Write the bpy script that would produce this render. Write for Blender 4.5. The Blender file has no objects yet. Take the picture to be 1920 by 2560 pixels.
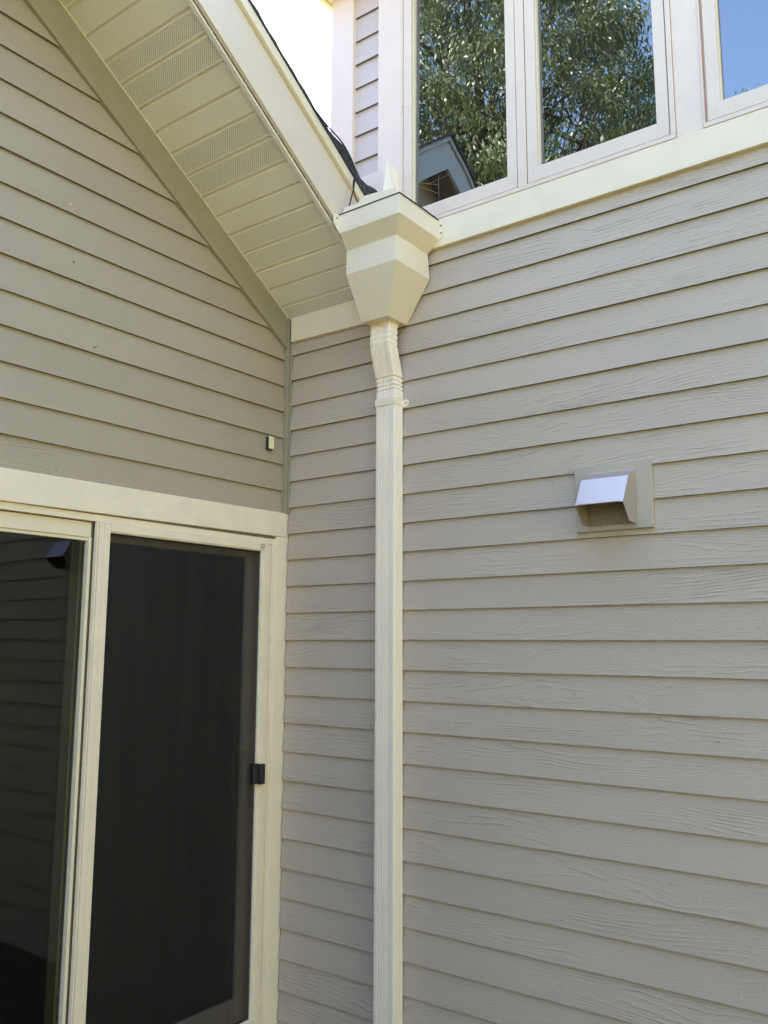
import bpy, bmesh, math, random
from mathutils import Vector, Matrix
rnd = random.Random(7)
S = bpy.context.scene
COL = S.collection

# ------------------------------------------------------------------ camera
YAW, PITCH, ROLL = math.radians(36.63465), math.radians(8.63999), math.radians(0.19342)
fw = Vector((-math.sin(YAW)*math.cos(PITCH), math.cos(YAW)*math.cos(PITCH), math.sin(PITCH)))
rt = Vector((math.cos(YAW), math.sin(YAW), 0)); up = rt.cross(fw)
r2 = rt*math.cos(ROLL)+up*math.sin(ROLL); u2 = -rt*math.sin(ROLL)+up*math.cos(ROLL)
cam = bpy.data.cameras.new("camera"); cam.sensor_fit = 'HORIZONTAL'; cam.sensor_width = 36
cam.lens = 36*2159.16/1920; cam.clip_start = 0.05; cam.clip_end = 600
co = bpy.data.objects.new("camera", cam); COL.objects.link(co)
m = Matrix((r2, u2, -fw)).transposed().to_4x4(); m.translation = Vector((2.86596, -3.04525, 1.62))
co.matrix_world = m; S.camera = co

# ------------------------------------------------------------------ light
SUN_EL, SUN_AZ = 55.0, 30.0            # azimuth: degrees from +Y towards -X
w = bpy.data.worlds.new("World"); S.world = w; w.use_nodes = True
nt = w.node_tree; nt.nodes.clear()
sky = nt.nodes.new('ShaderNodeTexSky'); sky.sky_type = 'NISHITA'; sky.sun_disc = False
sky.sun_elevation = math.radians(SUN_EL); sky.sun_rotation = math.radians(-SUN_AZ)
sky.air_density = 1.0; sky.dust_density = 1.0; sky.ozone_density = 1.5
bg = nt.nodes.new('ShaderNodeBackground'); bg.inputs[1].default_value = 0.15
wo = nt.nodes.new('ShaderNodeOutputWorld')
nt.links.new(sky.outputs[0], bg.inputs[0]); nt.links.new(bg.outputs[0], wo.inputs[0])
sun = bpy.data.lights.new("sun", 'SUN'); sun.energy = 5.0; sun.angle = math.radians(0.5); sun.color = (1.0, 0.94, 0.84)
so = bpy.data.objects.new("sun", sun); COL.objects.link(so)
sd = Vector((-math.sin(math.radians(SUN_AZ))*math.cos(math.radians(SUN_EL)), math.cos(math.radians(SUN_AZ))*math.cos(math.radians(SUN_EL)), math.sin(math.radians(SUN_EL))))
so.rotation_euler = sd.to_track_quat('Z', 'Y').to_euler(); so.location = sd*60
S.view_settings.view_transform = 'Standard'; S.view_settings.look = 'None'
S.view_settings.exposure = 2.80; S.view_settings.gamma = 1.0
S.cycles.use_denoising = True
S.cycles.max_bounces = 10; S.cycles.diffuse_bounces = 6; S.cycles.glossy_bounces = 5
S.cycles.transparent_max_bounces = 12

# ------------------------------------------------------------------ materials
def mat(name):
    M = bpy.data.materials.new(name); M.use_nodes = True
    n = M.node_tree.nodes; b = n.get('Principled BSDF')
    return M, M.node_tree, n, b
def N(nt, typ, **kw):
    x = nt.nodes.new(typ)
    for k, v in kw.items(): setattr(x, k, v)
    return x
def setin(n, **kw):
    for k, v in kw.items(): n.inputs[k.replace('_', ' ')].default_value = v
def rgb(c): return (c[0], c[1], c[2], 1)
def math_(nt, op, a, b=None, c=None):
    x = N(nt, 'ShaderNodeMath', operation=op)
    for i, v in enumerate((a, b, c)):
        if v is None: continue
        if isinstance(v, (int, float)): x.inputs[i].default_value = v
        else: nt.links.new(v, x.inputs[i])
    return x.outputs[0]
def ramp(nt, fac, stops):
    r = N(nt, 'ShaderNodeValToRGB'); nt.links.new(fac, r.inputs[0])
    e = r.color_ramp.elements
    while len(e) < len(stops): e.new(0.5)
    for i, (p, c) in enumerate(stops): e[i].position = p; e[i].color = rgb(c)
    return r.outputs[0]

def paint(name, col, rough=0.55, var=0.05, bump=0.15, scale=9.0, metallic=0.0, dirt=None, dirt_amt=0.25, grain=None):
    """painted surface with faint mottling, specks of dirt and a fine surface texture"""
    M, nt, n, b = mat(name)
    tc = N(nt, 'ShaderNodeTexCoord'); mp = N(nt, 'ShaderNodeMapping'); nt.links.new(tc.outputs['Object'], mp.inputs[0])
    no = N(nt, 'ShaderNodeTexNoise'); setin(no, Scale=scale, Detail=5.0, Roughness=0.6); nt.links.new(mp.outputs[0], no.inputs[0])
    c = ramp(nt, no.outputs[0], [(0.3, [x*(1-var) for x in col]), (0.7, [min(1, x*(1+var)) for x in col])])
    d = dirt or [x*0.45 for x in col]
    n2 = N(nt, 'ShaderNodeTexNoise'); setin(n2, Scale=70.0, Detail=2.0); nt.links.new(mp.outputs[0], n2.inputs[0])
    sp = ramp(nt, n2.outputs[0], [(0.70, (0, 0, 0)), (0.76, (1, 1, 1))])
    mx = N(nt, 'ShaderNodeMix', data_type='RGBA'); nt.links.new(math_(nt, 'MULTIPLY', sp, dirt_amt), mx.inputs[0])
    nt.links.new(c, mx.inputs[6]); mx.inputs[7].default_value = rgb(d)
    nt.links.new(mx.outputs[2], b.inputs['Base Color'])
    n3 = N(nt, 'ShaderNodeTexNoise'); setin(n3, Scale=(160.0 if grain is None else 30.0), Detail=4.0)
    if grain is None: nt.links.new(mp.outputs[0], n3.inputs[0])
    else:
        m3 = N(nt, 'ShaderNodeMapping'); m3.inputs[3].default_value = grain; nt.links.new(tc.outputs['Object'], m3.inputs[0]); nt.links.new(m3.outputs[0], n3.inputs[0])
    bp = N(nt, 'ShaderNodeBump'); setin(bp, Strength=bump, Distance=0.002); nt.links.new(n3.outputs[0], bp.inputs['Height']); nt.links.new(bp.outputs[0], b.inputs['Normal'])
    setin(b, Roughness=rough, Metallic=metallic)
    return M

def siding_mat(name, col, depth, rough=0.5):
    """fibre-cement lap siding with an embossed cedar grain; UV = metres along/up the board plus a random offset per board"""
    M, nt, n, b = mat(name)
    uv = N(nt, 'ShaderNodeUVMap'); L = nt.links
    def noise(sx, sy, detail=2.0, off=0.0, rough_=0.5):
        mp = N(nt, 'ShaderNodeMapping'); mp.inputs[1].default_value = (off, off*1.7, 0); mp.inputs[3].default_value = (sx, sy, 1); L.new(uv.outputs[0], mp.inputs[0])
        no = N(nt, 'ShaderNodeTexNoise'); no.noise_dimensions = '2D'; setin(no, Scale=1.0, Detail=detail, Roughness=rough_); L.new(mp.outputs[0], no.inputs[0])
        return no.outputs[0]
    broad = noise(1.1, 7.0, 1.0)
    jag = noise(38.0, 60.0, 3.0, 3.1, 0.65)
    med = noise(7.0, 30.0, 2.0, 5.0)
    sxy = N(nt, 'ShaderNodeSeparateXYZ'); L.new(uv.outputs[0], sxy.inputs[0])
    c = math_(nt, 'ADD', math_(nt, 'ADD', math_(nt, 'MULTIPLY', broad, 9.0), math_(nt, 'MULTIPLY', sxy.outputs[1], 50.0)), math_(nt, 'ADD', math_(nt, 'MULTIPLY', jag, 0.45), math_(nt, 'MULTIPLY', med, 0.9)))
    tri = math_(nt, 'PINGPONG', c, 0.5)                        # 0..0.5
    ridge = ramp(nt, tri, [(0.0, (1, 1, 1)), (0.10, (0.6,)*3), (0.24, (0, 0, 0))])
    m1 = ramp(nt, noise(0.9, 5.0, 2.0, 11.0), [(0.44, (0.10,)*3), (0.66, (1, 1, 1))])
    brk = ramp(nt, noise(9.0, 26.0, 2.0, 17.0), [(0.36, (0, 0, 0)), (0.55, (1, 1, 1))])
    strong = math_(nt, 'MULTIPLY', math_(nt, 'MULTIPLY', ridge, m1), brk)
    fine = noise(55.0, 230.0, 3.0, 23.0, 0.65)
    h = math_(nt, 'ADD', math_(nt, 'MULTIPLY', strong, 1.0), math_(nt, 'MULTIPLY', fine, 0.95))
    bp = N(nt, 'ShaderNodeBump'); setin(bp, Strength=1.0, Distance=depth); L.new(h, bp.inputs['Height']); L.new(bp.outputs[0], b.inputs['Normal'])
    big = noise(0.7, 1.6, 3.0, 31.0)
    cc = ramp(nt, big, [(0.3, [x*0.955 for x in col]), (0.7, [x*1.045 for x in col])])
    spk = ramp(nt, noise(60.0, 60.0, 1.0, 41.0), [(0.79, (0, 0, 0)), (0.83, (1, 1, 1))])
    mx = N(nt, 'ShaderNodeMix', data_type='RGBA'); L.new(math_(nt, 'MULTIPLY', spk, 0.35), mx.inputs[0]); L.new(cc, mx.inputs[6]); mx.inputs[7].default_value = rgb([x*0.4 for x in col])
    L.new(mx.outputs[2], b.inputs['Base Color']); setin(b, Roughness=rough)
    return M

SID = (0.435, 0.338, 0.252); SID_R = (0.540, 0.420, 0.325)  # same paint on both walls; each tint carries the light that wall gets
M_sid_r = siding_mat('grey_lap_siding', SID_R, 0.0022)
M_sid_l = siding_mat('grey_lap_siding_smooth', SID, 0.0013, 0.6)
M_butt = paint('siding_board_edge', (0.20, 0.17, 0.12), 0.8, 0.12, 0.2)  # board undersides coloured dark to strengthen the lap shadow lines; also dirt specks
M_trimg = paint('grey_trim_paint', (0.345, 0.285, 0.20), 0.6)
M_cream = paint('cream_trim_paint', (0.84, 0.685, 0.505), 0.5, 0.03, 0.2, dirt_amt=0.3, grain=(1, 1, 12))
M_cream_h = paint('cream_trim_weathered', (0.90, 0.73, 0.56), 0.6, 0.05, 0.35, dirt_amt=0.4, grain=(3, 0.6, 14))
M_metal = paint('cream_coated_aluminium', (0.86, 0.72, 0.57), 0.32, 0.015, 0.03, dirt_amt=0.1)
M_soffit = paint('cream_soffit_panel', (0.82, 0.735, 0.63), 0.5, 0.02, 0.05, dirt_amt=0.15)
M_white = paint('white_trim_paint', (0.80, 0.62, 0.52), 0.5, 0.03, 0.25, dirt_amt=0.25, grain=(4, 1, 0.5))
M_wframe = paint('grey_white_window_frame', (0.77, 0.60, 0.49), 0.4, 0.02, 0.05, dirt_amt=0.15)
M_black = paint('black_rubber', (0.012, 0.012, 0.013), 0.6, 0.1, 0.1)
M_latch = paint('black_plastic', (0.014, 0.014, 0.018), 0.4, 0.05, 0.05)
M_dsp = paint('downspout_enamel', (0.92, 0.76, 0.61), 0.35, 0.02, 0.04, dirt_amt=0.15)
M_hood = paint('dull_aluminium_hood', (0.60, 0.50, 0.46), 0.36, 0.04, 0.04, metallic=0.65, dirt_amt=0.1)
M_screw = paint('zinc_screw', (0.35, 0.34, 0.32), 0.4, 0.05, 0.05, metallic=0.8)
M_lint = paint('dusty_brown_duct', (0.20, 0.135, 0.09), 0.9, 0.3, 0.5, scale=30)
M_wire = paint('galvanised_wire', (0.45, 0.36, 0.28), 0.6, 0.1, 0.1, metallic=0.1)
M_inside = paint('dim_room_wall', (0.10, 0.09, 0.08), 0.9)
M_floor = paint('dark_wood_floor', (0.17, 0.075, 0.045), 0.6)
M_concrete = paint('red_brown_deck_stain', (0.085, 0.062, 0.035), 0.7, 0.2, 0.4, scale=3)
M_yel = paint('aged_cream_plastic', (0.82, 0.74, 0.44), 0.5, 0.05, 0.05)

def shingle_mat():
    M, nt, n, b = mat('dark_asphalt_shingle')
    tc = N(nt, 'ShaderNodeTexCoord'); no = N(nt, 'ShaderNodeTexNoise'); setin(no, Scale=60.0, Detail=6.0); nt.links.new(tc.outputs['Object'], no.inputs[0])
    nt.links.new(ramp(nt, no.outputs[0], [(0.3, (0.02, 0.018, 0.022)), (0.7, (0.075, 0.068, 0.075))]), b.inputs['Base Color'])
    bp = N(nt, 'ShaderNodeBump'); setin(bp, Strength=0.8, Distance=0.004); nt.links.new(no.outputs[0], bp.inputs['Height']); nt.links.new(bp.outputs[0], b.inputs['Normal'])
    setin(b, Roughness=0.9); return M
M_shingle = shingle_mat()

def vented_mat(name='perforated_soffit_panel', hc=(0.13, 0.12, 0.09)):
    """soffit sheet punched with staggered rows of small holes (UV in metres)"""
    M, nt, n, b = mat(name); L = nt.links
    uv = N(nt, 'ShaderNodeUVMap'); sx = N(nt, 'ShaderNodeSeparateXYZ'); L.new(uv.outputs[0], sx.inputs[0])
    px, py = 0.0115, 0.0066
    row = math_(nt, 'FLOOR', math_(nt, 'DIVIDE', sx.outputs[1], py))
    odd = math_(nt, 'MULTIPLY', math_(nt, 'MODULO', math_(nt, 'ABSOLUTE', row), 2.0), 0.5)
    fx = math_(nt, 'SUBTRACT', math_(nt, 'FRACT', math_(nt, 'ADD', math_(nt, 'DIVIDE', sx.outputs[0], px), odd)), 0.5)
    fy = math_(nt, 'SUBTRACT', math_(nt, 'FRACT', math_(nt, 'DIVIDE', sx.outputs[1], py)), 0.5)
    dx = math_(nt, 'MULTIPLY', fx, px); dy = math_(nt, 'MULTIPLY', fy, py)
    d = math_(nt, 'SQRT', math_(nt, 'ADD', math_(nt, 'MULTIPLY', dx, dx), math_(nt, 'MULTIPLY', dy, dy)))
    hole = ramp(nt, math_(nt, 'MULTIPLY', d, 200.0), [(0.36, (1, 1, 1)), (0.46, (0, 0, 0))])
    mx = N(nt, 'ShaderNodeMix', data_type='RGBA'); L.new(hole, mx.inputs[0]); mx.inputs[6].default_value = (0.82, 0.735, 0.63, 1); mx.inputs[7].default_value = rgb(hc)
    L.new(mx.outputs[2], b.inputs['Base Color'])
    bp = N(nt, 'ShaderNodeBump'); setin(bp, Strength=0.6, Distance=0.001); L.new(math_(nt, 'SUBTRACT', 1.0, hole), bp.inputs['Height']); L.new(bp.outputs[0], b.inputs['Normal'])
    setin(b, Roughness=0.5); return M
M_vent = vented_mat(); M_vent2 = vented_mat('faint_perforated_soffit_panel', (0.50, 0.46, 0.37))  # second panel has paler, lower-contrast holes

def glass_mat(name, refl, tint=(0.9, 0.95, 0.92), ior=1.75):
    M, nt, n, b = mat(name); n.remove(b); L = nt.links
    out = n.get('Material Output'); gl = N(nt, 'ShaderNodeBsdfGlossy'); gl.inputs['Roughness'].default_value = 0.0; gl.inputs['Color'].default_value = rgb(refl)
    tr = N(nt, 'ShaderNodeBsdfTransparent'); tr.inputs[0].default_value = rgb(tint)
    fr = N(nt, 'ShaderNodeFresnel'); fr.inputs[0].default_value = ior
    mx = N(nt, 'ShaderNodeMixShader'); L.new(fr.outputs[0], mx.inputs[0]); L.new(tr.outputs[0], mx.inputs[1]); L.new(gl.outputs[0], mx.inputs[2]); L.new(mx.outputs[0], out.inputs[0])
    tc = N(nt, 'ShaderNodeTexCoord'); no = N(nt, 'ShaderNodeTexNoise'); setin(no, Scale=2.2, Detail=1.0); L.new(tc.outputs['Object'], no.inputs[0])
    bp = N(nt, 'ShaderNodeBump'); setin(bp, Strength=0.35, Distance=0.004); L.new(no.outputs[0], bp.inputs['Height']); L.new(bp.outputs[0], gl.inputs['Normal'])
    return M
M_glass = glass_mat('window_glass', (0.95, 0.97, 1.0), ior=3.0)
M_dglass = glass_mat('door_glass', (0.9, 0.92, 0.95), (0.75, 0.8, 0.76), 1.65)

def mesh_mat():
    M, nt, n, b = mat('insect_screen'); L = nt.links; out = n.get('Material Output')
    setin(b, Roughness=0.7); b.inputs['Base Color'].default_value = (0.0085, 0.008, 0.0078, 1)
    tr = N(nt, 'ShaderNodeBsdfTransparent'); mx = N(nt, 'ShaderNodeMixShader'); mx.inputs[0].default_value = 0.70
    tc = N(nt, 'ShaderNodeTexCoord'); mp = N(nt, 'ShaderNodeMapping'); mp.inputs[3].default_value = (1, 7, 0.35); L.new(tc.outputs['Object'], mp.inputs[0])
    no = N(nt, 'ShaderNodeTexNoise'); setin(no, Scale=1.6, Detail=3.0); L.new(mp.outputs[0], no.inputs[0])
    L.new(math_(nt, 'ADD', 0.60, math_(nt, 'MULTIPLY', no.outputs[0], 0.2)), mx.inputs[0])
    L.new(ramp(nt, no.outputs[0], [(0.3, (0.008, 0.0065, 0.006)), (0.7, (0.016, 0.0125, 0.011))]), b.inputs['Base Color'])
    L.new(tr.outputs[0], mx.inputs[1]); L.new(b.outputs[0], mx.inputs[2]); L.new(mx.outputs[0], out.inputs[0]); return M
M_screen = mesh_mat()

def ground_mat():
    M, nt, n, b = mat('lawn'); L = nt.links
    tc = N(nt, 'ShaderNodeTexCoord'); no = N(nt, 'ShaderNodeTexNoise'); setin(no, Scale=1.5, Detail=8.0); L.new(tc.outputs['Object'], no.inputs[0])
    L.new(ramp(nt, no.outputs[0], [(0.3, (0.19, 0.21, 0.045)), (0.7, (0.32, 0.33, 0.07))]), b.inputs['Base Color']); setin(b, Roughness=0.95); return M
M_lawn = ground_mat()
def leaf_mat():
    M, nt, n, b = mat('maple_leaf'); L = nt.links
    at = N(nt, 'ShaderNodeObjectInfo'); tc = N(nt, 'ShaderNodeTexCoord'); no = N(nt, 'ShaderNodeTexNoise'); setin(no, Scale=1.1, Detail=4.0); L.new(tc.outputs['Object'], no.inputs[0])
    L.new(ramp(nt, no.outputs[0], [(0.3, (0.035, 0.058, 0.027)), (0.70, (0.18, 0.225, 0.11))]), b.inputs['Base Color'])
    setin(b, Roughness=0.45); b.inputs['Transmission Weight'].default_value = 0.0
    out = n.get('Material Output'); tl = N(nt, 'ShaderNodeBsdfTranslucent'); tl.inputs[0].default_value = (0.14, 0.19, 0.07, 1)
    mx = N(nt, 'ShaderNodeMixShader'); mx.inputs[0].default_value = 0.25; L.new(b.outputs[0], mx.inputs[1]); L.new(tl.outputs[0], mx.inputs[2]); L.new(mx.outputs[0], out.inputs[0]); return M
M_leaf = leaf_mat()
M_bark = paint('bark', (0.09, 0.07, 0.05), 0.9, 0.3, 0.6)

# ------------------------------------------------------------------ builders
def obj(name, bm, mats, parent=None, smooth=False):
    me = bpy.data.meshes.new(name); bm.to_mesh(me); bm.free()
    for mm in (mats if isinstance(mats, (list, tuple)) else [mats]): me.materials.append(mm)
    if smooth:
        for p in me.polygons: p.use_smooth = True
    o = bpy.data.objects.new(name, me); COL.objects.link(o); o.parent = parent
    return o
def thing(name, label, cat, group=None):
    o = bpy.data.objects.new(name, None); COL.objects.link(o); tag(o, label, cat, group); return o
def tag(o, label, cat, group=None):
    o['label'] = label; o['category'] = cat
    if group: o['group'] = group
    return o
def BM(): return bmesh.new()
def box(bm, x0, x1, y0, y1, z0, z1, bev=0.0, mi=0):
    vs = [bm.verts.new((x, y, z)) for x in (x0, x1) for y in (y0, y1) for z in (z0, z1)]
    fs = [bm.faces.new([vs[i] for i in q]) for q in ((0, 1, 3, 2), (4, 6, 7, 5), (0, 4, 5, 1), (2, 3, 7, 6), (0, 2, 6, 4), (1, 5, 7, 3))]
    for f in fs: f.material_index = mi
    if bev > 0:
        es = list({e for f in fs for e in f.edges})
        bmesh.ops.bevel(bm, geom=es, offset=bev, segments=2, affect='EDGES', profile=0.5)
def prism(bm, pts, axis, a, b, bev=0.0, mi=0):
    """polygon pts (2D) extruded along axis 'x' (pts=(y,z)), 'y' (pts=(x,z)), 'z' (pts=(x,y)) from a to b"""
    def P(p, t): return {'x': (t, p[0], p[1]), 'y': (p[0], t, p[1]), 'z': (p[0], p[1], t)}[axis]
    A = [bm.verts.new(P(p, a)) for p in pts]; B = [bm.verts.new(P(p, b)) for p in pts]; n = len(pts)
    fs = [bm.faces.new(A), bm.faces.new(B[::-1])]
    for i in range(n): fs.append(bm.faces.new((A[i], B[i], B[(i+1) % n], A[(i+1) % n])))
    bmesh.ops.recalc_face_normals(bm, faces=fs)
    for f in fs: f.material_index = mi
    if bev > 0: bmesh.ops.bevel(bm, geom=list({e for f in fs for e in f.edges}), offset=bev, segments=2, affect='EDGES', profile=0.5)
def tube(bm, pts, r, seg=8):
    prev = None; pts = [Vector(p) for p in pts]
    for i, p in enumerate(pts):
        t = (pts[min(i+1, len(pts)-1)]-pts[max(i-1, 0)]).normalized()
        a = t.cross(Vector((0.3, 0.9, 0.2))).normalized(); b = t.cross(a); rr = r[i] if isinstance(r, (list, tuple)) else r
        ring = [bm.verts.new(p+a*math.cos(k*2*math.pi/seg)*rr+b*math.sin(k*2*math.pi/seg)*rr) for k in range(seg)]
        if prev:
            for k in range(seg): bm.faces.new((prev[k], prev[(k+1) % seg], ring[(k+1) % seg], ring[k]))
        prev = ring
def disc(bm, c, n, r, h, seg=14):
    c = Vector(c); n = Vector(n).normalized(); a = n.orthogonal().normalized(); b = n.cross(a)
    A = [bm.verts.new(c+a*math.cos(k*2*math.pi/seg)*r+b*math.sin(k*2*math.pi/seg)*r) for k in range(seg)]
    B = [bm.verts.new(v.co+n*h-(v.co-c)*0.25) for v in A]
    bm.faces.new(B)
    for k in range(seg): bm.faces.new((A[k], A[(k+1) % seg], B[(k+1) % seg], B[k]))

# lap boards: 'wall' gives mapping (s, out, z) -> world; s runs along the wall
def lap_wall(name, boards, wall, mats, parent, butt=0.0135):
    """boards: list of polygons end functions: (z_bottom, z_top, s0_bot, s0_top, s1_bot, s1_top)"""
    bm = BM(); uvl = bm.loops.layers.uv.new('UVMap')
    for (zb, zt, a0, a1, b0, b1) in boards:
        ou, ov = rnd.uniform(0, 50), rnd.uniform(0, 50)
        nseg = max(1, int(abs(b0-a0)/0.35))
        ylo = 0.0175 + rnd.uniform(-0.0008, 0.0008); yhi = ylo-butt
        bot = []; top = []; back = []
        for i in range(nseg+1):
            t = i/nseg; sb = a0+(b0-a0)*t; st = a1+(b1-a1)*t; wob = rnd.uniform(-0.0007, 0.0007)
            bot.append((sb, ylo, zb+wob)); top.append((st, yhi, zt+0.012)); back.append((sb, ylo-butt+0.0015, zb+wob))
        V = [[bm.verts.new(wall(*p)) for p in L_] for L_ in (bot, top, back)]
        for i in range(nseg):
            f = bm.faces.new((V[0][i], V[0][i+1], V[1][i+1], V[1][i]))
            for l, q in zip(f.loops, (bot[i], bot[i+1], top[i+1], top[i])): l[uvl].uv = (q[0]+ou, q[2]+ov)
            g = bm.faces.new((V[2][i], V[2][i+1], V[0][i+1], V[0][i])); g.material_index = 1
    bmesh.ops.recalc_face_normals(bm, faces=bm.faces)
    return obj(name, bm, mats, parent)

RW = lambda s, o, z: (s, -o, z)      # right wall, y = 0, faces -y
LW = lambda s, o, z: (o, s, z)       # left wall, x = 0, faces +x

# ================================================================== ground
GZ = -0.15
bm = BM(); v = [bm.verts.new(p) for p in ((-90, -90, GZ), (90, -90, GZ), (90, 90, GZ), (-90, 90, GZ))]; bm.faces.new(v)
g = obj('ground', bm, M_lawn); g['kind'] = 'structure'
bm = BM(); v = [bm.verts.new(p) for p in ((-6, -9.5, GZ+.004), (9, -9.5, GZ+.004), (9, -0.0, GZ+.004), (-6, -0.0, GZ+.004))]; bm.faces.new(v)
g = obj('deck', bm, M_concrete); g['kind'] = 'structure'

# ================================================================== two-storey house (right)
H = thing('two_storey_house', 'tall grey house wall of lap siding on the right with a row of casement windows', 'house')
ZK = {0: 3.280, 1: 3.152, 2: 3.026, 3: 2.8978, 4: 2.7708, 5: 2.646, 6: 2.5188, 7: 2.3925, 8: 2.2635, 9: 2.1365, 10: 2.0115, 11: 1.885, 12: 1.7605, 13: 1.6342,
      14: 1.509, 15: 1.3812, 16: 1.2545, 17: 1.126, 18: 0.9978, 19: 0.8705, 20: 0.7412, 21: 0.6125, 22: 0.4848, 23: 0.3543, 24: 0.226, 25: 0.097, 26: -0.03, 27: -0.15}
XR = 6.5
bd = []
for k in range(0, 28):
    zt = ZK[k-1] if k > 0 else 3.40
    x0 = 0.036 if k >= 2 else 0.55
    bd.append((ZK[k], zt, x0, x0, XR, XR))
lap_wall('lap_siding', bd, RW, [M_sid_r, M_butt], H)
ub = [4.6955, 4.5665, 4.4405, 4.313, 4.184, 4.058, 3.9218, 3.80]
bd = [(ub[i], ub[i-1] if i else 4.85, 0.425, 0.425, 0.588, 0.588) for i in range(8)]
lap_wall('upper_lap_siding', bd, RW, [siding_mat('upper_siding_glare', (0.60, 0.48, 0.43), 0.0012), M_butt], H)  # same siding, coloured lighter and pinker for the bright sky glare
bm = BM(); box(bm, 0.60, XR, -0.0335, -0.002, 3.3435, 3.4735, 0.0025); obj('band_board', bm, M_cream, H)
bm = BM(); prism(bm, [(0.046, 3.0925), (0.62, 3.083), (0.62, 3.33), (0.046, 3.33)], 'y', -0.031, -0.002, 0.0025); obj('band_board', bm, M_cream, H)
bm = BM(); box(bm, 0.584, 0.7215, -0.036, 0.01, 3.55, 4.85, 0.002); obj('window_casing', bm, M_white, H)
bm = BM(); box(bm, 0.2875, 0.428, -0.036, 0.01, 3.55, 4.85, 0.002); obj('corner_board', bm, M_white, H)
bm = BM(); box(bm, 0.428, 0.584, -0.030, 0.01, 3.55, 3.822, 0.002); obj('skirt_board', bm, M_white, H)
bm = BM(); box(bm, 1.9682, 2.0685, -0.030, 0.01, 3.4735, 4.85, 0.004); obj('mullion_post', bm, M_white, H)
bm = BM(); box(bm, 3.88, 4.02, -0.030, 0.01, 3.4735, 4.85, 0.004); obj('mullion_post', bm, M_white, H)
# upper wall fill right of the windows
bd = [(3.4735+0.127*i, 3.4735+0.127*(i+1), 4.02, 4.02, XR, XR) for i in range(11)]
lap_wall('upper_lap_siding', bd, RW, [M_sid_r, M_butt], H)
# sheathing behind, with the window openings left free
bm = BM()
box(bm, 0.0, XR, 0.001, 0.06, GZ, 3.47); box(bm, 0.29, 0.722, 0.011, 0.06, 3.47, 4.95); box(bm, 4.0, XR, 0.001, 0.06, 3.47, 4.95); box(bm, 0.722, 4.0, 0.011, 0.06, 4.84, 4.95)
box(bm, 0.29, 0.35, 0.06, 7.0, 3.2, 4.95); box(bm, XR-.06, XR, 0.06, 7.0, GZ, 4.95); box(bm, 0.29, XR, 6.95, 7.0, GZ, 4.95)
obj('wall_core', bm, M_inside, H)
# eave and roof of the upper storey
bm = BM(); box(bm, 0.262, XR+.3, -0.12, 7.3, 4.86, 4.875); obj('soffit', bm, M_soffit, H)
bm = BM(); box(bm, 0.262, XR+.3, -0.145, -0.12, 4.84, 5.02, 0.003); box(bm, 0.24, 0.262, -0.145, 7.3, 4.845, 5.02); obj('fascia', bm, M_cream, H)
bm = BM(); prism(bm, [(-0.19, 5.02), (3.4, 6.5), (7.4, 5.02), (7.4, 5.05), (3.4, 6.55), (-0.19, 5.05)], 'x', 0.20, XR+.4); obj('roof', bm, M_shingle, H)
bm = BM(); prism(bm, [(-0.1, 5.02), (3.4, 6.45), (7.2, 5.02)], 'x', 0.26, 0.30); obj('gable_end', bm, M_white, H)
# room behind the upstairs windows
bm = BM(); box(bm, 0.36, 3.99, 0.062, 2.4, 3.3, 4.82)
for f in [f for f in bm.faces if f.calc_center_median().y < 0.08]: bm.faces.remove(f)
obj('room', bm, M_inside, H)

def sash(bm, x0, x1, z0, z1, wx, wz, yf, yb):
    """four mitred rails with a hairline joint and a sloping glazing bead"""
    O = [(x0, z0), (x1, z0), (x1, z1), (x0, z1)]; I = [(x0+wx, z0+wz), (x1-wx, z0+wz), (x1-wx, z1-wz), (x0+wx, z1-wz)]
    for i in range(4):
        j = (i+1) % 4
        prism(bm, [O[i], O[j], I[j], I[i]], 'y', yf, yb, 0.0012)
def window(x0, x1, sashes, label=None, tilt=(0, 0)):
    wn = obj('window', (lambda b: (window_frame(b, x0, x1, sashes), b)[1])(BM()), M_wframe, H)
    for i, (a, b_) in enumerate(sashes):
        bm = BM(); sash(bm, a, b_, 3.4955, 4.80, 0.0455, 0.062, -0.0335, 0.0)
        s = obj('sash', bm, M_wframe, wn)
        bm = BM(); ga, gb = a+0.0455, b_-0.0455        # slim cream glazing stop round the pane
        box(bm, ga-.004, ga+.0035, -0.018, 0.008, 3.5575, 4.74); box(bm, gb-.0035, gb+.004, -0.018, 0.008, 3.5575, 4.74); box(bm, ga+.0035, gb-.0035, -0.018, 0.008, 3.5535, 3.5605)
        obj('glazing_stop', bm, M_cream, wn)
        bm = BM(); ta, tb = tilt if i == 0 else (0, 0); cx, cz = (ga+gb)/2, 4.15
        vs = [bm.verts.new((x, 0.0+(x-cx)*ta+(z-cz)*tb, z)) for x, z in ((ga, 3.55), (gb, 3.55), (gb, 4.75), (ga, 4.75))]
        bm.faces.new(vs); obj('pane', bm, M_glass, wn)
    return wn
def window_frame(bm, x0, x1, sashes):
    box(bm, x0, x1, -0.036, 0.02, 3.474, 3.4925, 0.0015); box(bm, x0, x0+.006, -0.036, 0.02, 3.4925, 4.83, 0.001); box(bm, x1-.0185, x1, -0.036, 0.02, 3.4925, 4.83, 0.0015)
    box(bm, x0+.006, x1-.0185, -0.036, 0.02, 4.805, 4.83)
    box(bm, x0+.006, x1-.0185, -0.012, 0.02, 3.4925, 3.51); box(bm, x0+.006, x0+.03, -0.012, 0.02, 3.51, 4.8)
    for (a, b_), (c, d) in zip(sashes, sashes[1:]): box(bm, b_+.0035, c-.0035, -0.036, 0.02, 3.4925, 4.805, 0.0015)
    box(bm, x1-.04, x1-.0185, -0.012, 0.02, 3.51, 4.8)
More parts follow.
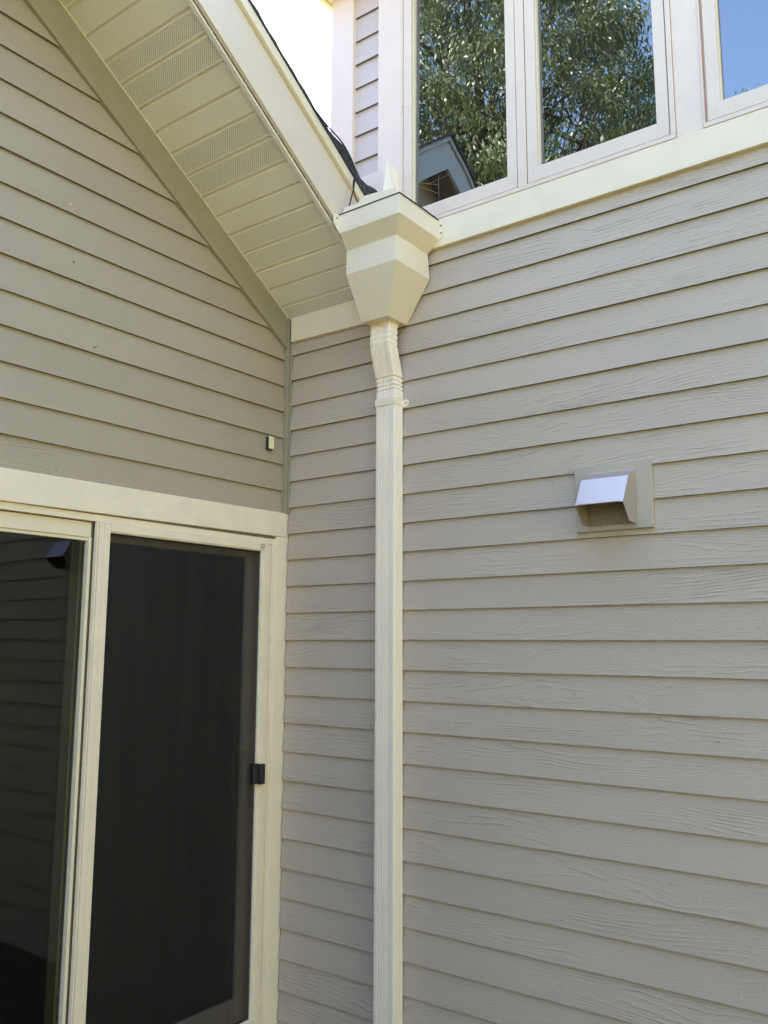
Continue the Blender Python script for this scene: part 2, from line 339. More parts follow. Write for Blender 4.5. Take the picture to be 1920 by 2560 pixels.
w1 = window(0.7225, 1.9675, [(0.731, 1.3115), (1.3595, 1.9445)], tilt=(0.0, 0.010))
w2 = window(2.0690, 3.8795, [(2.0855, 2.96), (3.01, 3.856)])
bm = BM(); tube(bm, [(0.727, -0.037, 4.09), (0.727, -0.044, 4.085), (0.727, -0.044, 4.062), (0.7275, -0.037, 4.056)], 0.0022, 6); obj('catch', bm, M_white, w1)

# ================================================================== gable wing (left)
W = thing('gable_wing', 'single-storey grey wing on the left with a gabled rake and a sliding patio door', 'house')
LM = [3.919+0.1312*2, 3.919+0.1312, 3.919, 3.791, 3.660, 3.529, 3.399, 3.267, 3.1343, 3.0027, 2.8693, 2.739, 2.6073, 2.476, 2.3467, 2.20]
YA = 2.0                                          # ridge at y = -YA
def rake_y(z): return -max(0.036, (z-3.10)/0.655)
bd = []
zt = LM[0]+0.13
for zb in LM:
    yb_, yt_ = rake_y(zb), rake_y(zt)
    bd.append((zb, zt, -2*YA-yb_ if yb_ < -0.04 else -4.6, -2*YA-yt_ if yt_ < -0.04 else -4.6, yb_, yt_)); zt = zb
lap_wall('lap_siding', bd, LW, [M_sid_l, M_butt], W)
def zf_lo(y): return 3.0384-0.6542*y
def zs(y): return 3.1943-0.6604*y                 # wall line of the soffit
zap = zs(-YA)
bm = BM()
prism(bm, [(-0.036, zf_lo(-0.036)), (-0.036, zs(-0.036)+.01), (-YA, zap+.01), (-YA, zf_lo(-YA))], 'x', 0.0, 0.030, 0.002)
prism(bm, [(-2*YA+.036, zf_lo(-0.036)), (-2*YA+.036, zs(-0.036)+.01), (-YA-.001, zap+.01), (-YA-.001, zf_lo(-YA))], 'x', 0.0, 0.030, 0.002)
obj('frieze_board', bm, M_trimg, W)
bm = BM(); box(bm, 0.0, 0.035, -0.0355, -0.0005, 2.2365, 3.25, 0.002); obj('corner_post', bm, M_trimg, W)
bm = BM(); box(bm, 0.0355, 0.0435, -0.021, -0.012, 2.2365, 3.085, 0.003); obj('caulk_bead', bm, M_trimg, W)
bm = BM(); prism(bm, [(-0.0365, 2.236), (-0.0365, 2.1205), (-2.6, 2.094), (-2.6, 2.2105)], 'x', 0.0, 0.0355, 0.0025); obj('door_header', bm, M_cream_h, W)
bm = BM(); box(bm, 0.0, 0.0305, -0.0865, -0.0005, GZ, 2.1200, 0.002); box(bm, 0.0, 0.0305, -0.0360, -0.0005, 2.1201, 2.236, 0.002); obj('door_casing', bm, paint('pale_casing_paint', (0.93, 0.76, 0.56), 0.5, 0.03, 0.2), W)

# soffit panels (V-grooved, every third and fourth one perforated)
seams = [0.0, -0.086, -0.1745, -0.264, -0.353, -0.441, -0.5254, -0.611, -0.7036, -0.796, -0.884, -0.9724, -1.0652, -1.148, -1.2386, -1.329, -1.417, -1.505, -1.593, -1.681, -1.769, -1.857, -1.945, -YA]
vent_idx = {0, 3, 4, 7, 8, 11, 12, 15, 16, 19, 20}
bm = BM(); uvl = bm.loops.layers.uv.new('UVMap')
tl = Vector((0, -1, 0.6604)).normalized(); nl = Vector((0, -0.6604, -1)).normalized()      # along the slope, down-normal
for side in (0, 1):
    for i in range(len(seams)-1):
        a, b_ = seams[i], seams[i+1]; Ls = (a-b_)*math.sqrt(1+.6604**2)
        g_ = 0.012
        prof = [(0, 0.0), (0.002, -0.0075), (0.0075, -0.0075), (g_+.003, 0.0)]
        last = (Ls, 0.0)
        P0 = Vector((0, a, zs(a)))
        pts = prof+[(g_+0.012, 0.0), (Ls-0.004, 0.0), last]
        V = []
        for (t, d) in pts:
            q = P0+tl*t+nl*d
            if side: q = Vector((q.x, -2*YA-q.y, q.z))
            V.append([bm.verts.new((x, q.y, q.z)) for x in (0.0, 0.582)])
        for j in range(len(V)-1):
            f = bm.faces.new((V[j][0], V[j][1], V[j+1][1], V[j+1][0]))
            f.material_index = 0 if not (j == 4 and i in vent_idx) else (2 if i in (0, 3, 4) else 1)
            tt = (pts[j][0], pts[j][0], pts[j+1][0], pts[j+1][0])
            for l, uu, vv in zip(f.loops, (0.005, 0.587, 0.587, 0.005), tt): l[uvl].uv = (uu+0.02, vv+1.0)
obj('soffit', bm, [M_soffit, M_vent, M_vent2], W)
bm = BM()
for sgn in (0, 1):
    def yy(y): return y if not sgn else -2*YA-y
    prism(bm, [(yy(-0.05), zs(-0.05)-.012), (yy(-0.05), zs(-.05)-.0015), (yy(-YA+.001), zap-.0022), (yy(-YA+.001), zap-.0127)], 'x', 0.5625, 0.5804)
    prism(bm, [(yy(-0.04), zs(-0.04)-.006), (yy(-0.04), zs(-.04)-.001), (yy(-YA+.001), zap-.0017), (yy(-YA+.001), zap-.0067)], 'x', 0.0305, 0.037)
obj('soffit_channel', bm, M_soffit, W)
def fb(y): return 3.2015-0.6604*y-0.0015
def ft(y): return 3.445-0.655*y
def arms(bm, lo, hi, x0, x1, y0, bev=0.0):
    prism(bm, [(y0, lo(y0)), (y0, hi(y0)), (-YA, hi(-YA)), (-YA, lo(-YA))], 'x', x0, x1, bev)
    prism(bm, [(-2*YA-y0, lo(y0)), (-2*YA-y0, hi(y0)), (-YA-.0008, hi(-YA)), (-YA-.0008, lo(-YA))], 'x', x0, x1, bev)
bm = BM(); arms(bm, fb, ft, 0.5805, 0.6005, -0.012, 0.0025); obj('rake_fascia', bm, paint('cream_rake_metal', (0.73, 0.585, 0.455), 0.35, 0.02, 0.04, dirt_amt=0.2), W)
bm = BM(); arms(bm, lambda y: ft(y)+.004, lambda y: ft(y)+.055, 0.5805, 0.6185, -0.03, 0.002); obj('drip_board', bm, M_cream, W)
# shingle roof: edge of the rake, flattening into the cricket at the wall
prof = [(-YA, 0.0), (-1.6, 0.004), (-1.25, -0.002), (-0.95, 0.003), (-0.74, -0.003), (-0.60, 0.004), (-0.52, 0.0), (-0.47, 0.002), (-0.41, 0.010), (-0.336, 0.044), (-0.27, 0.034), (-0.22, 0.026), (-0.18, 0.040), (-0.1165, 0.085), (-0.06, 0.10), (-0.004, 0.105)]
bm = BM()
def slab(profile, mirror, x_edge, xb):
    V = []
    for i, (y, e) in enumerate(profile):
        zb_ = ft(y)+0.0555; zt_ = zb_+0.007+max(0, e)
        jx = x_edge+0.002*math.sin(i*2.3)+max(0, e)*0.12
        ym = y if not mirror else -2*YA-y
        V.append([bm.verts.new(q) for q in ((jx, ym, zb_), (jx+.004, ym, zt_), (xb, ym, zt_), (xb, ym, zb_))])
    for i in range(len(V)-1):
        for k in range(4): bm.faces.new((V[i][k], V[i][(k+1) % 4], V[i+1][(k+1) % 4], V[i+1][k]))
    bm.faces.new(V[0]); bm.faces.new(V[-1][::-1])
fineprof = []
for i in range(len(prof)-1):
    n_ = max(1, int(abs(prof[i+1][0]-prof[i][0])/0.03))
    for k in range(n_):
        t = k/n_; fineprof.append((prof[i][0]+(prof[i+1][0]-prof[i][0])*t, prof[i][1]+(prof[i+1][1]-prof[i][1])*t+rnd.uniform(-0.002, 0.003)))
fineprof.append(prof[-1])
slab(fineprof, False, 0.623, -5.5); slab([(-YA-0.0, 0.0), (-1.0, 0), (0.05, 0.0)][:], True, 0.634, -5.5)
bmesh.ops.recalc_face_normals(bm, faces=bm.faces)
obj('shingle_roof', bm, M_shingle, W)
# walls and room of the wing
bm = BM()
prism(bm, [(-0.001, 2.06), (-0.001, zs(0)), (-YA, zap), (-2*YA, zs(0)), (-2*YA, 2.06)], 'x', -0.07, -0.001)
box(bm, -0.07, -0.001, -4.6, -2.12, GZ, 2.06); box(bm, -5.4, -0.07, -4.05, -4.0, GZ, 3.2); box(bm, -5.45, -5.4, -4.0, 0.3, GZ, 3.2); box(bm, -5.4, 0.28, 0.30, 0.35, GZ, 3.5); box(bm, -0.07, -0.001, -0.085, -0.0, GZ, 2.06)
obj('wall_core', bm, M_inside, W)
bm = BM(); box(bm, -3.6, -0.0705, -2.9, -0.02, -0.10, 2.35)
for f in list(bm.faces):
    c = f.calc_center_median()
    if c.x > -0.08: bm.faces.remove(f)
    elif c.z < 0: f.material_index = 1
obj('room', bm, [M_inside, M_floor], W)

# sliding door -----------------------------------------------------
bm = BM()      # outer frame: head + right jamb, stepped
T = [(-0.0868, 0.0235), (-0.1050, 0.0165), (-0.1352, 0.0090)]
box(bm, -0.06, 0.0235, -2.2, -0.0868, 2.0785, 2.1055, 0.0015)
box(bm, -0.06, 0.0235, -0.1053, -0.0868, -0.06, 2.0784, 0.0015)
box(bm, -0.06, 0.0175, -0.1345, -0.1060, -0.06, 2.0780, 0.0015)
box(bm, -0.06, 0.0235, -2.2, -0.0868, -0.10, -0.0605, 0.0015)
door = obj('sliding_door', bm, M_cream_h, W)
bm = BM()      # fixed panel
box(bm, -0.02, 0.008, -2.2, -1.0805, 2.0165, 2.0745, 0.002); box(bm, -0.02, 0.003, -2.2, -1.0805, 2.0035, 2.0160, 0.0015)
box(bm, -0.024, 0.011, -1.0910, -1.0785, -0.05, 2.0160, 0.0015)
box(bm, -0.02, 0.008, -2.2, -1.0925, -0.05, 0.06, 0.002)
obj('fixed_panel_frame', bm, M_cream, door)
bm = BM(); box(bm, -0.022, 0.004, -1.0784, -1.0700, -0.05, 2.0765); box(bm, 0.012, 0.0225, -2.2, -0.10, 2.1062, 2.1195)
for i in range(60):
    z_ = rnd.uniform(0, 2.0); box(bm, -0.01, 0.0065+rnd.uniform(0, .003), -1.0812, -1.0786, z_, z_+rnd.uniform(.01, .05))
obj('weatherstrip', bm, M_butt, door)
bm = BM(); vs = [bm.verts.new(q) for q in ((-0.012, -2.2, 0.05), (-0.012, -1.09, 0.05), (-0.012, -1.09, 2.01), (-0.012, -2.2, 2.01))]; bm.faces.new(vs); obj('fixed_pane', bm, M_dglass, door)
bm = BM()      # grey-green spacer and inner stile seen through the fixed glass
box(bm, -0.0165, -0.0135, -1.100, -1.092, 0.05, 2.0); box(bm, -0.060, -0.032, -1.135, -1.095, 0.05, 2.0)
obj('inner_stile', bm, paint('dark_olive_stile', (0.05, 0.05, 0.04), 0.6), door)
# screen panel
bm = BM()
box(bm, 0.012, 0.030, -1.0695, -1.0630, -0.05, 2.0775, 0.001)
box(bm, 0.016, 0.036, -1.0615, -1.0400, -0.045, 2.0770, 0.0025); box(bm, 0.016, 0.0345, -1.0398, -1.0115, -0.045, 2.0770, 0.0020)
box(bm, 0.0160, 0.0335, -1.0113, -0.1360, 2.0450, 2.0768, 0.002); box(bm, 0.012, 0.030, -1.0113, -0.1800, 2.0405, 2.0448, 0.001)
box(bm, 0.0175, 0.0335, -0.1690, -0.1362, 0.02, 2.0448, 0.002); box(bm, 0.0120, 0.0290, -0.1815, -0.1692, 0.02, 2.0448, 0.0015)
box(bm, 0.0160, 0.0335, -1.0113, -0.1362, -0.055, 0.020, 0.002)
scr = obj('screen_panel_frame', bm, M_cream_h, door)
bm = BM(); vs = [bm.verts.new(q) for q in ((0.020, -1.02, 0.0), (0.020, -0.175, 0.0), (0.020, -0.175, 2.05), (0.020, -1.02, 2.05))]; bm.faces.new(vs); obj('insect_screen', bm, M_screen, door)
bm = BM(); box(bm, 0.016, 0.0215, -1.0140, -1.0090, 0.0, 2.044); box(bm, 0.0145, 0.0215, -1.01, -0.18, 2.0335, 2.0403); obj('screen_spline', bm, M_black, door)
# the sliding sash behind the screen
bm = BM()
box(bm, -0.055, -0.030, -0.2150, -0.1160, 0.0, 2.075, 0.004); box(bm, -0.055, -0.030, -1.05, -0.2152, 2.0120, 2.075, 0.004); box(bm, -0.055, -0.030, -1.05, -0.2152, 0.0, 0.100, 0.004); box(bm, -0.055, -0.030, -1.10, -1.0005, 0.0, 2.075, 0.004)
obj('sliding_sash', bm, M_cream, door)
bm = BM(); box(bm, -0.0295, -0.004, -0.226, -0.206, 0.92, 1.14, 0.004); obj('door_pull', bm, M_cream, door)
bm = BM(); vs = [bm.verts.new(q) for q in ((-0.045, -1.02, 0.08), (-0.045, -0.2, 0.08), (-0.045, -0.2, 2.03), (-0.045, -1.02, 2.03))]; bm.faces.new(vs); obj('sliding_pane', bm, M_dglass, door)
bm = BM(); box(bm, 0.0345, 0.0525, -0.178, -0.1465, 0.996, 1.0835, 0.003); box(bm, 0.0205, 0.046, -0.2130, -0.1785, 0.999, 1.0875, 0.005); obj('latch', bm, M_latch, door)
# small corner clip on the screen
bm = BM(); tube(bm, [(0.035, -0.187, 2.071), (0.0355, -0.19, 2.062), (0.0355, -0.187, 2.056), (0.0355, -0.172, 2.055), (0.0355, -0.171, 2.070), (0.0355, -0.178, 2.073)], 0.0016, 6); obj('corner_clip', bm, M_butt, door)

# specks of dirt, nail heads, cobweb
bm = BM()
def speck(fn, a, b_, sz, seed):
    R = random.Random(seed); n = 7; pts = []
    for k in range(n):
        t = k*2*math.pi/n; rr = sz*R.uniform(.45, 1.1); pts.append((a+rr*math.cos(t), b_+rr*.8*math.sin(t)))
    c = bm.verts.new(fn(a, b_, 0.0035)); V = [bm.verts.new(fn(p[0], p[1], 0.0)) for p in pts]
    for k in range(n): bm.faces.new((c, V[k], V[(k+1) % n]))
lf = lambda a, b_, h: (0.0165+h, a, b_)
for i, (y, z, sz) in enumerate([(-1.2302, 3.0749, .006), (-1.1174, 2.7623, .0075), (-1.105, 2.7700, .004), (-1.2166, 2.7866, .003), (-1.2551, 2.7199, .003), (-1.1548, 2.477, .003), (-1.2505, 2.2504, .004), (-.62, 2.62, .003), (-.35, 2.9, .0025)]):
    bm = BM(); speck(lf, y, z, sz, i); obj('dirt_speck', bm, M_butt, W)
bm = BM(); speck(lf, -1.2552, 3.3000, .012, 31); speck(lf, -1.248, 3.281, .005, 32); obj('paint_smudge', bm, M_yel if False else M_cream, W)
bm = BM(); rf = lambda a, b_, h: (a, -0.0165-h, b_)
for i, (x, z) in enumerate([(1.4882, 1.4341), (0.924, 2.2534), (0.2421, 0.6318), (0.146, 0.1124), (0.9059, 2.5229), (1.93, 0.72), (2.0, 1.3)]):
    bm = BM(); speck(rf, x, z, .0035, 50+i); obj('dirt_speck', bm, M_butt, H)
bm = BM()
for y, z in [(-0.8823, 4.0402), (-0.7431, 3.9333), (-0.6793, 3.907), (-0.5798, 3.8393), (-0.4635, 3.7599), (-0.4421, 3.764), (-0.3656, 3.7114), (-0.2819, 3.6552)]:
    bm = BM(); disc(bm, (0.6186, y, z), (1, 0, 0), 0.0026, 0.0008, 8); obj('nail_head', bm, M_screw, W)
bm = BM()
for ln in [[(0.7923, 3.7032), (0.8242, 3.6872), (0.8517, 3.6745), (0.8908, 3.6754), (0.914, 3.6781), (0.9371, 3.6807), (0.9638, 3.6855)], [(0.7923, 3.6837), (0.8161, 3.6669), (0.8516, 3.6464), (0.9019, 3.6125)], [(0.9084, 3.6974), (0.9069, 3.6561), (0.9081, 3.6139), (0.9073, 3.5588)], [(0.8242, 3.6872), (0.8712, 3.6662), (0.9061, 3.6511)]]:
    tube(bm, [(x, -0.009, z) for x, z in ln], 0.00028, 4)
obj('cobweb', bm, M_white, w1)

# ================================================================== leader head
LH = thing('leader_head', 'cream sheet-metal conductor head with a stepped taper hung under the roof corner', 'conductor head')
R_ = [(3.4635, 0.6025, 0.9225, 0.3325), (3.3800, 0.6025, 0.9205, 0.3305), (3.3215, 0.5945, 0.8640, 0.2735), (3.2125, 0.5945, 0.8630, 0.2740), (3.0275, 0.5945, 0.7390, 0.1630)]
bm = BM(); rings = []
for (z, x0, x1, d) in R_: rings.append([bm.verts.new(q) for q in ((x0, -0.034 if z > 3.3 else -0.018, z), (x0, -d, z), (x1, -d, z), (x1, -0.034 if z > 3.3 else -0.018, z))])
for A, B in zip(rings, rings[1:]):
    for k in range(4): bm.faces.new((A[k], A[(k+1) % 4], B[(k+1) % 4], B[k]))
bm.faces.new(rings[-1])
bmesh.ops.recalc_face_normals(bm, faces=bm.faces)
es = [e for e in bm.edges if len(e.link_faces) == 2 and e.calc_face_angle() > 0.3]
bmesh.ops.bevel(bm, geom=es, offset=0.0014, segments=2, affect='EDGES', profile=0.5)
o = obj('head_shell', bm, M_metal, LH)
sm = o.modifiers.new('thickness', 'SOLIDIFY'); sm.thickness = 0.0015; sm.offset = -1
bm = BM(); prism(bm, [(0.9215, 3.4585), (0.9465, 3.4535), (0.9470, 3.391), (0.9200, 3.3640)], 'y', -0.0358, -0.0340, 0.0005); obj('flange', bm, M_metal, LH)
bm = BM(); prism(bm, [(-0.331, 3.3780), (-0.331, 3.4585), (-0.372, 3.4600), (-0.372, 3.4150)], 'x', 0.6012, 0.6026, 0.0004); obj('flange', bm, M_metal, LH)
for q, n_ in (((0.9345, -0.0358, 3.437), (0, -1, 0)), ((0.9345, -0.0358, 3.403), (0, -1, 0)), ((0.6026, -0.352, 3.443), (1, 0, 0))):
    bm = BM(); disc(bm, q, n_, 0.0055, 0.003); obj('screw', bm, M_screw, LH)
bm = BM(); tube(bm, [(0.602, -0.3335, 3.4655), (0.7, -0.3345, 3.4650), (0.80, -0.3335, 3.4658), (0.9235, -0.3340, 3.4650)], 0.0026, 6); tube(bm, [(0.9235, -0.3340, 3.4650), (0.9245, -0.25, 3.4657), (0.9265, -0.15, 3.4650), (0.9235, -0.04, 3.4655)], 0.0032, 6)
obj('rim_gasket', bm, M_black, LH)
bm = BM(); prism(bm, [(0.615, 3.462), (0.615, 3.478), (0.6245, 3.4955), (0.699, 3.4935), (0.712, 3.508), (0.738, 3.5145), (0.900, 3.5010), (0.914, 3.470), (0.914, 3.462)], 'y', -0.3262, -0.3245, 0.0004)
prism(bm, [(-0.30, 3.462), (-0.29, 3.4945), (-0.257, 3.4985), (-0.19, 3.493), (-0.12, 3.484), (-0.10, 3.462)], 'x', 0.9000, 0.9015, 0.0004)
obj('diverter_plate', bm, M_metal, LH)

# ================================================================== downspout
D = thing('downspout', 'cream ribbed rectangular downspout running down the grey siding with a crimped elbow', 'downspout')
XL, XRt, DEP = 0.6103, 0.7157, 0.0600
def section():
    """outline (x, depth) starting at the back-left, going front then right; depth 0 = front face, DEP = back"""
    r = 0.006; P_ = [(0, DEP)]
    for a in (0.24, 0.45, 0.65, 0.86): pass
    P_ += [(0, r), (r*.3, r*.3), (r, 0)]
    for gx in (0.0245, 0.0367, 0.0500, 0.0612, 0.0722):
        P_ += [(gx-.0046, 0), (gx-.0016, 0.0048), (gx+.0016, 0.0048), (gx+.0046, 0)]
    Wd = XRt-XL
    P_ += [(Wd-r*1.6, 0), (Wd-r*.75, r*.2), (Wd-r*.2, r*.75), (Wd, r*1.6)]
    for gy in (0.24, 0.44, 0.64, 0.84):
        y_ = gy*DEP; P_ += [(Wd, y_-.0040), (Wd-.0035, y_-.0012), (Wd-.0035, y_+.0012), (Wd, y_+.0040)]
    P_ += [(Wd, DEP)]
    return P_
SEC = section()
def sweep(bm, stations, sec=SEC, cap=False):
    """stations: (z, yfront, inset, inset_right_only)"""
    prev = None; Wd = XRt-XL; cx = Wd/2; cy = DEP/2
    for (z, yf, ins, mode) in stations:
        ring = []
        for (x, d) in sec:
            kx = 1-2*ins/Wd; ky = 1-2*ins/DEP
            nx_, nd = cx+(x-cx)*kx, cy+(d-cy)*ky
            if mode == 1:
                wgt = min(1, max(0, (x-0.050)/0.02)); nx_, nd = x+(nx_-x)*wgt, d+(nd-d)*wgt
            ring.append(bm.verts.new((XL+nx_, yf+nd, z)))
        if prev:
            for k in range(len(ring)-1): bm.faces.new((prev[k], prev[k+1], ring[k+1], ring[k]))
            bm.faces.new((prev[-1], prev[0], ring[0], ring[-1]))
        prev = ring
YF = -0.0775
bm = BM(); sweep(bm, [(2.668, YF, 0, 0), (1.8, YF-.0004, 0, 0), (1.0, YF+.0003, 0, 0), (0.3, YF, 0, 0), (GZ+.02, YF, 0, 0)]); bmesh.ops.recalc_face_normals(bm, faces=bm.faces); obj('pipe', bm, M_dsp, D)
path = [(3.036, -0.1127), (2.995, -0.1200), (2.946, -0.1240), (2.915, -0.1200), (2.885, -0.1110), (2.830, -0.0930), (2.790, -0.0800), (2.765, -0.0765), (2.70, -0.0760), (2.675, -0.0760)]
def ypath(z):
    for (z0, y0), (z1, y1) in zip(path, path[1:]):
        if z1 <= z <= z0: return y0+(y1-y0)*(z0-z)/(z0-z1)
    return path[-1][1]
st = []; z = 3.036
cr1 = [2.997, 2.970, 2.944, 2.918]; cr2 = [2.787, 2.767, 2.748, 2.731]
zz = [3.036-0.0015*i for i in range(0, 243)]
for z in zz:
    ins = 0.0; mode = 0
    for c_ in cr1:
        if 0 <= z-c_ < 0.0110: ins = 0.0042*(1-(z-c_)/0.0110); mode = 1
    for c_ in cr2:
        if 0 <= c_-z < 0.0105: ins = 0.0046*(1-(c_-z)/0.0105); mode = 0
    if z > 2.787: ins -= 0.0015
    ysm = sum(ypath(min(3.036, max(2.675, z+dz)))for dz in (-.018, -.009, 0, .009, .018))/5
    st.append((z, ysm, ins, mode))
bm = BM(); sweep(bm, st); bmesh.ops.recalc_face_normals(bm, faces=bm.faces); obj('elbow', bm, M_dsp, D)
bm = BM()
sx0, sx1, sf = XL-.0022, XRt+.0022, YF-.0032
for (za, zb_) in ((2.6585, 2.6675), (2.6685, 2.6800), (2.6810, 2.6905)):
    box(bm, sx0, sx1, sf, YF+DEP-.002, za+ (0.0), zb_, 0.0022)
box(bm, sx0+.001, sx1-.001, sf+.0012, YF+DEP-.003, 2.659, 2.690)
# rounded ear against the siding
pts = [(XRt, 2.6500), (XRt, 2.6830), (XRt+.018, 2.6860)]+[(XRt+.018+.0175*math.cos(a), 2.6685+.0175*math.sin(a)) for a in [math.radians(t) for t in range(75, -91, -15)]]
prism(bm, pts, 'y', -0.0215, -0.0195, 0.0005)
strap = obj('wall_strap', bm, M_dsp, D)
bm = BM(); disc(bm, (XRt+.0205, -0.0215, 2.6690), (0, -1, 0), 0.0048, 0.003); obj('screw', bm, M_screw, strap)

# ================================================================== kick-out flashing and cable
bm = BM(); vs = [(0.6853, -0.10, 3.8068), (0.7011, -0.0375, 3.770), (0.7205, -0.0375, 3.50), (0.640, -0.10, 3.50)]
A = [bm.verts.new(q) for q in vs]; B = [bm.verts.new((q[0]-.002, q[1]+.001, q[2])) for q in vs]
bm.faces.new(A); bm.faces.new(B[::-1])
for k in range(4): bm.faces.new((A[k], B[k], B[(k+1) % 4], A[(k+1) % 4]))
bmesh.ops.recalc_face_normals(bm, faces=bm.faces)
tag(obj('kickout_flashing', bm, M_metal), 'upright pointed cream metal flashing behind the conductor head', 'flashing')
def smooth_path(P_, n=8):
    out = []; P_ = [Vector(p) for p in P_]; Q = [P_[0]]+P_+[P_[-1]]
    for i in range(1, len(Q)-2):
        for k in range(n):
            t = k/n; a, b_, c, d = Q[i-1], Q[i], Q[i+1], Q[i+2]
            out.append(0.5*((2*b_)+(c-a)*t+(2*a-5*b_+4*c-d)*t*t+(3*b_-a-3*c+d)*t**3))
    out.append(P_[-1]); return out
bm = BM(); tube(bm, smooth_path([(0.60, -0.60, 3.915), (0.645, -0.475, 3.800), (0.648, -0.37, 3.765), (0.650, -0.292, 3.690), (0.648, -0.290, 3.610), (0.640, -0.305, 3.53), (0.636, -0.322, 3.455)]), 0.0032, 6)
tube(bm, smooth_path([(0.650, -0.288, 3.66), (0.646, -0.295, 3.60), (0.640, -0.262, 3.555), (0.632, -0.215, 3.545), (0.628, -0.19, 3.57)]), 0.0026, 6)
tag(obj('cable', bm, M_black, smooth=True), 'thin black cable drooping from the shingle edge over the rake board', 'cable')

# ================================================================== dryer vent
VH = thing('exhaust_vent', 'hooded metal wall vent on a square grey plate in the right-hand siding', 'vent')
bm = BM(); box(bm, 1.5245, 1.8195, -0.0310, -0.004, 2.0325, 2.2800, 0.002); obj('base_plate', bm, paint('vent_plate_paint', (0.47, 0.385, 0.30), 0.5), VH)
bm = BM(); box(bm, 1.5845, 1.7605, -0.036, -0.0312, 2.2445, 2.2515, 0.001); obj('hood_flange', bm, M_hood, VH)
HP = [(-0.0315, 2.2490), (-0.1015, 2.2155), (-0.1625, 2.1130), (-0.1080, 2.0510), (-0.0315, 2.0485)]
bm = BM(); hx0, hx1 = 1.5820, 1.7605
L_ = [bm.verts.new((hx0, y, z)) for y, z in HP]; Rr = [bm.verts.new((hx1, y, z)) for y, z in HP]
bm.faces.new(L_); bm.faces.new(Rr[::-1])
for k in (0, 1): bm.faces.new((L_[k], Rr[k], Rr[k+1], L_[k+1]))
bmesh.ops.recalc_face_normals(bm, faces=bm.faces)
o = obj('hood', bm, M_hood, VH); sm = o.modifiers.new('thickness', 'SOLIDIFY'); sm.thickness = 0.0016; sm.offset = -1
bm = BM(); box(bm, hx0+.006, hx1-.012, -0.1645, -0.1600, 2.1135, 2.1165, 0.0008); obj('lip', bm, M_hood, VH)
bm = BM()
for i in range(26): x = 1.587+i*0.0068; box(bm, x, x+.0020, -0.0405, -0.0392, 2.052, 2.205)
for i in range(23): z = 2.054+i*0.0068; box(bm, 1.587, 1.7575, -0.0390, -0.0377, z, z+.0020)
obj('mesh_guard', bm, M_wire, VH)
bm = BM(); box(bm, 1.5865, 1.7585, -0.0345, -0.0315, 2.052, 2.2400); obj('duct_opening', bm, M_lint, VH)

# ================================================================== small sensor block
SN = thing('sensor_block', 'tiny cream block with a black back stuck on the left wall above the patio door', 'sensor')
bm = BM(); box(bm, 0.0155, 0.0300, -0.1560, -0.1205, 2.5300, 2.5930, 0.002); obj('back_plate', bm, M_latch, SN)
bm = BM(); box(bm, 0.0302, 0.0345, -0.1535, -0.1195, 2.5340, 2.5955, 0.002); obj('cover', bm, M_yel, SN)

# ================================================================== far gable (seen in the window glass only)
F = thing('far_gable', 'upper gable roof of the house with pale fascia, seen mirrored in the first casement', 'house')
fy, fz, fx, sl = -3.88, 6.85, -1.5, 0.75
bm = BM()
for s in (1, -1):
    for (o0, o1, xa, xb) in ((-0.062, -0.005, -0.02, 0.02), (-0.36, -0.067, -0.03, 0.0)):
        prism(bm, [(fy+s*0.0005, fz+o0), (fy+s*0.0005, fz+o1), (fy+s*1.9, fz+o1-sl*1.9), (fy+s*1.9, fz+o0-sl*1.9)], 'x', fx+xa, fx+xb)
obj('fascia', bm, paint('grey_fascia_paint', (0.34, 0.35, 0.36), 0.6), F)
bm = BM()
for s in (1, -1): prism(bm, [(fy+s*0.0005, fz-0.004), (fy+s*0.0005, fz+0.03), (fy+s*1.95, fz+.03-sl*1.95), (fy+s*1.95, fz-.004-sl*1.95)], 'x', fx-4.5, fx+0.04)
obj('roof', bm, M_shingle, F)
bm = BM()
for s in (1, -1): prism(bm, [(fy+s*0.0005, fz-0.16), (fy+s*0.0005, fz-0.012), (fy+s*1.9, fz-.012-sl*1.9), (fy+s*1.9, fz-.16-sl*1.9)], 'x', fx-1.5, fx-0.032)
obj('soffit', bm, paint('brown_soffit_paint', (0.40, 0.33, 0.30), 0.7), F)
bm = BM(); prism(bm, [(fy-1.3, 4.0), (fy+1.3, 4.0), (fy+1.3, fz-.2-sl*1.3), (fy, fz-.2), (fy-1.3, fz-.2-sl*1.3)], 'x', fx-4.4, fx-.32); obj('wall', bm, paint('brown_gable_wall', (0.42, 0.34, 0.31), 0.8), F)

# ================================================================== unseen house added across the yard to bounce warm light
NB = thing('light_bounce_house', 'unseen yellow green house added across the yard to bounce light onto the left wall', 'house')
bm = BM(); box(bm, 10.5, 17.0, -13.0, 3.0, GZ, 5.2); obj('wall', bm, paint('yellow_green_bounce_wall', (0.60, 0.60, 0.12), 0.7), NB)
bm = BM(); prism(bm, [(10.0, 5.2), (17.5, 5.2), (13.75, 7.4)], 'y', -13.4, 3.4); obj('roof', bm, M_shingle, NB)
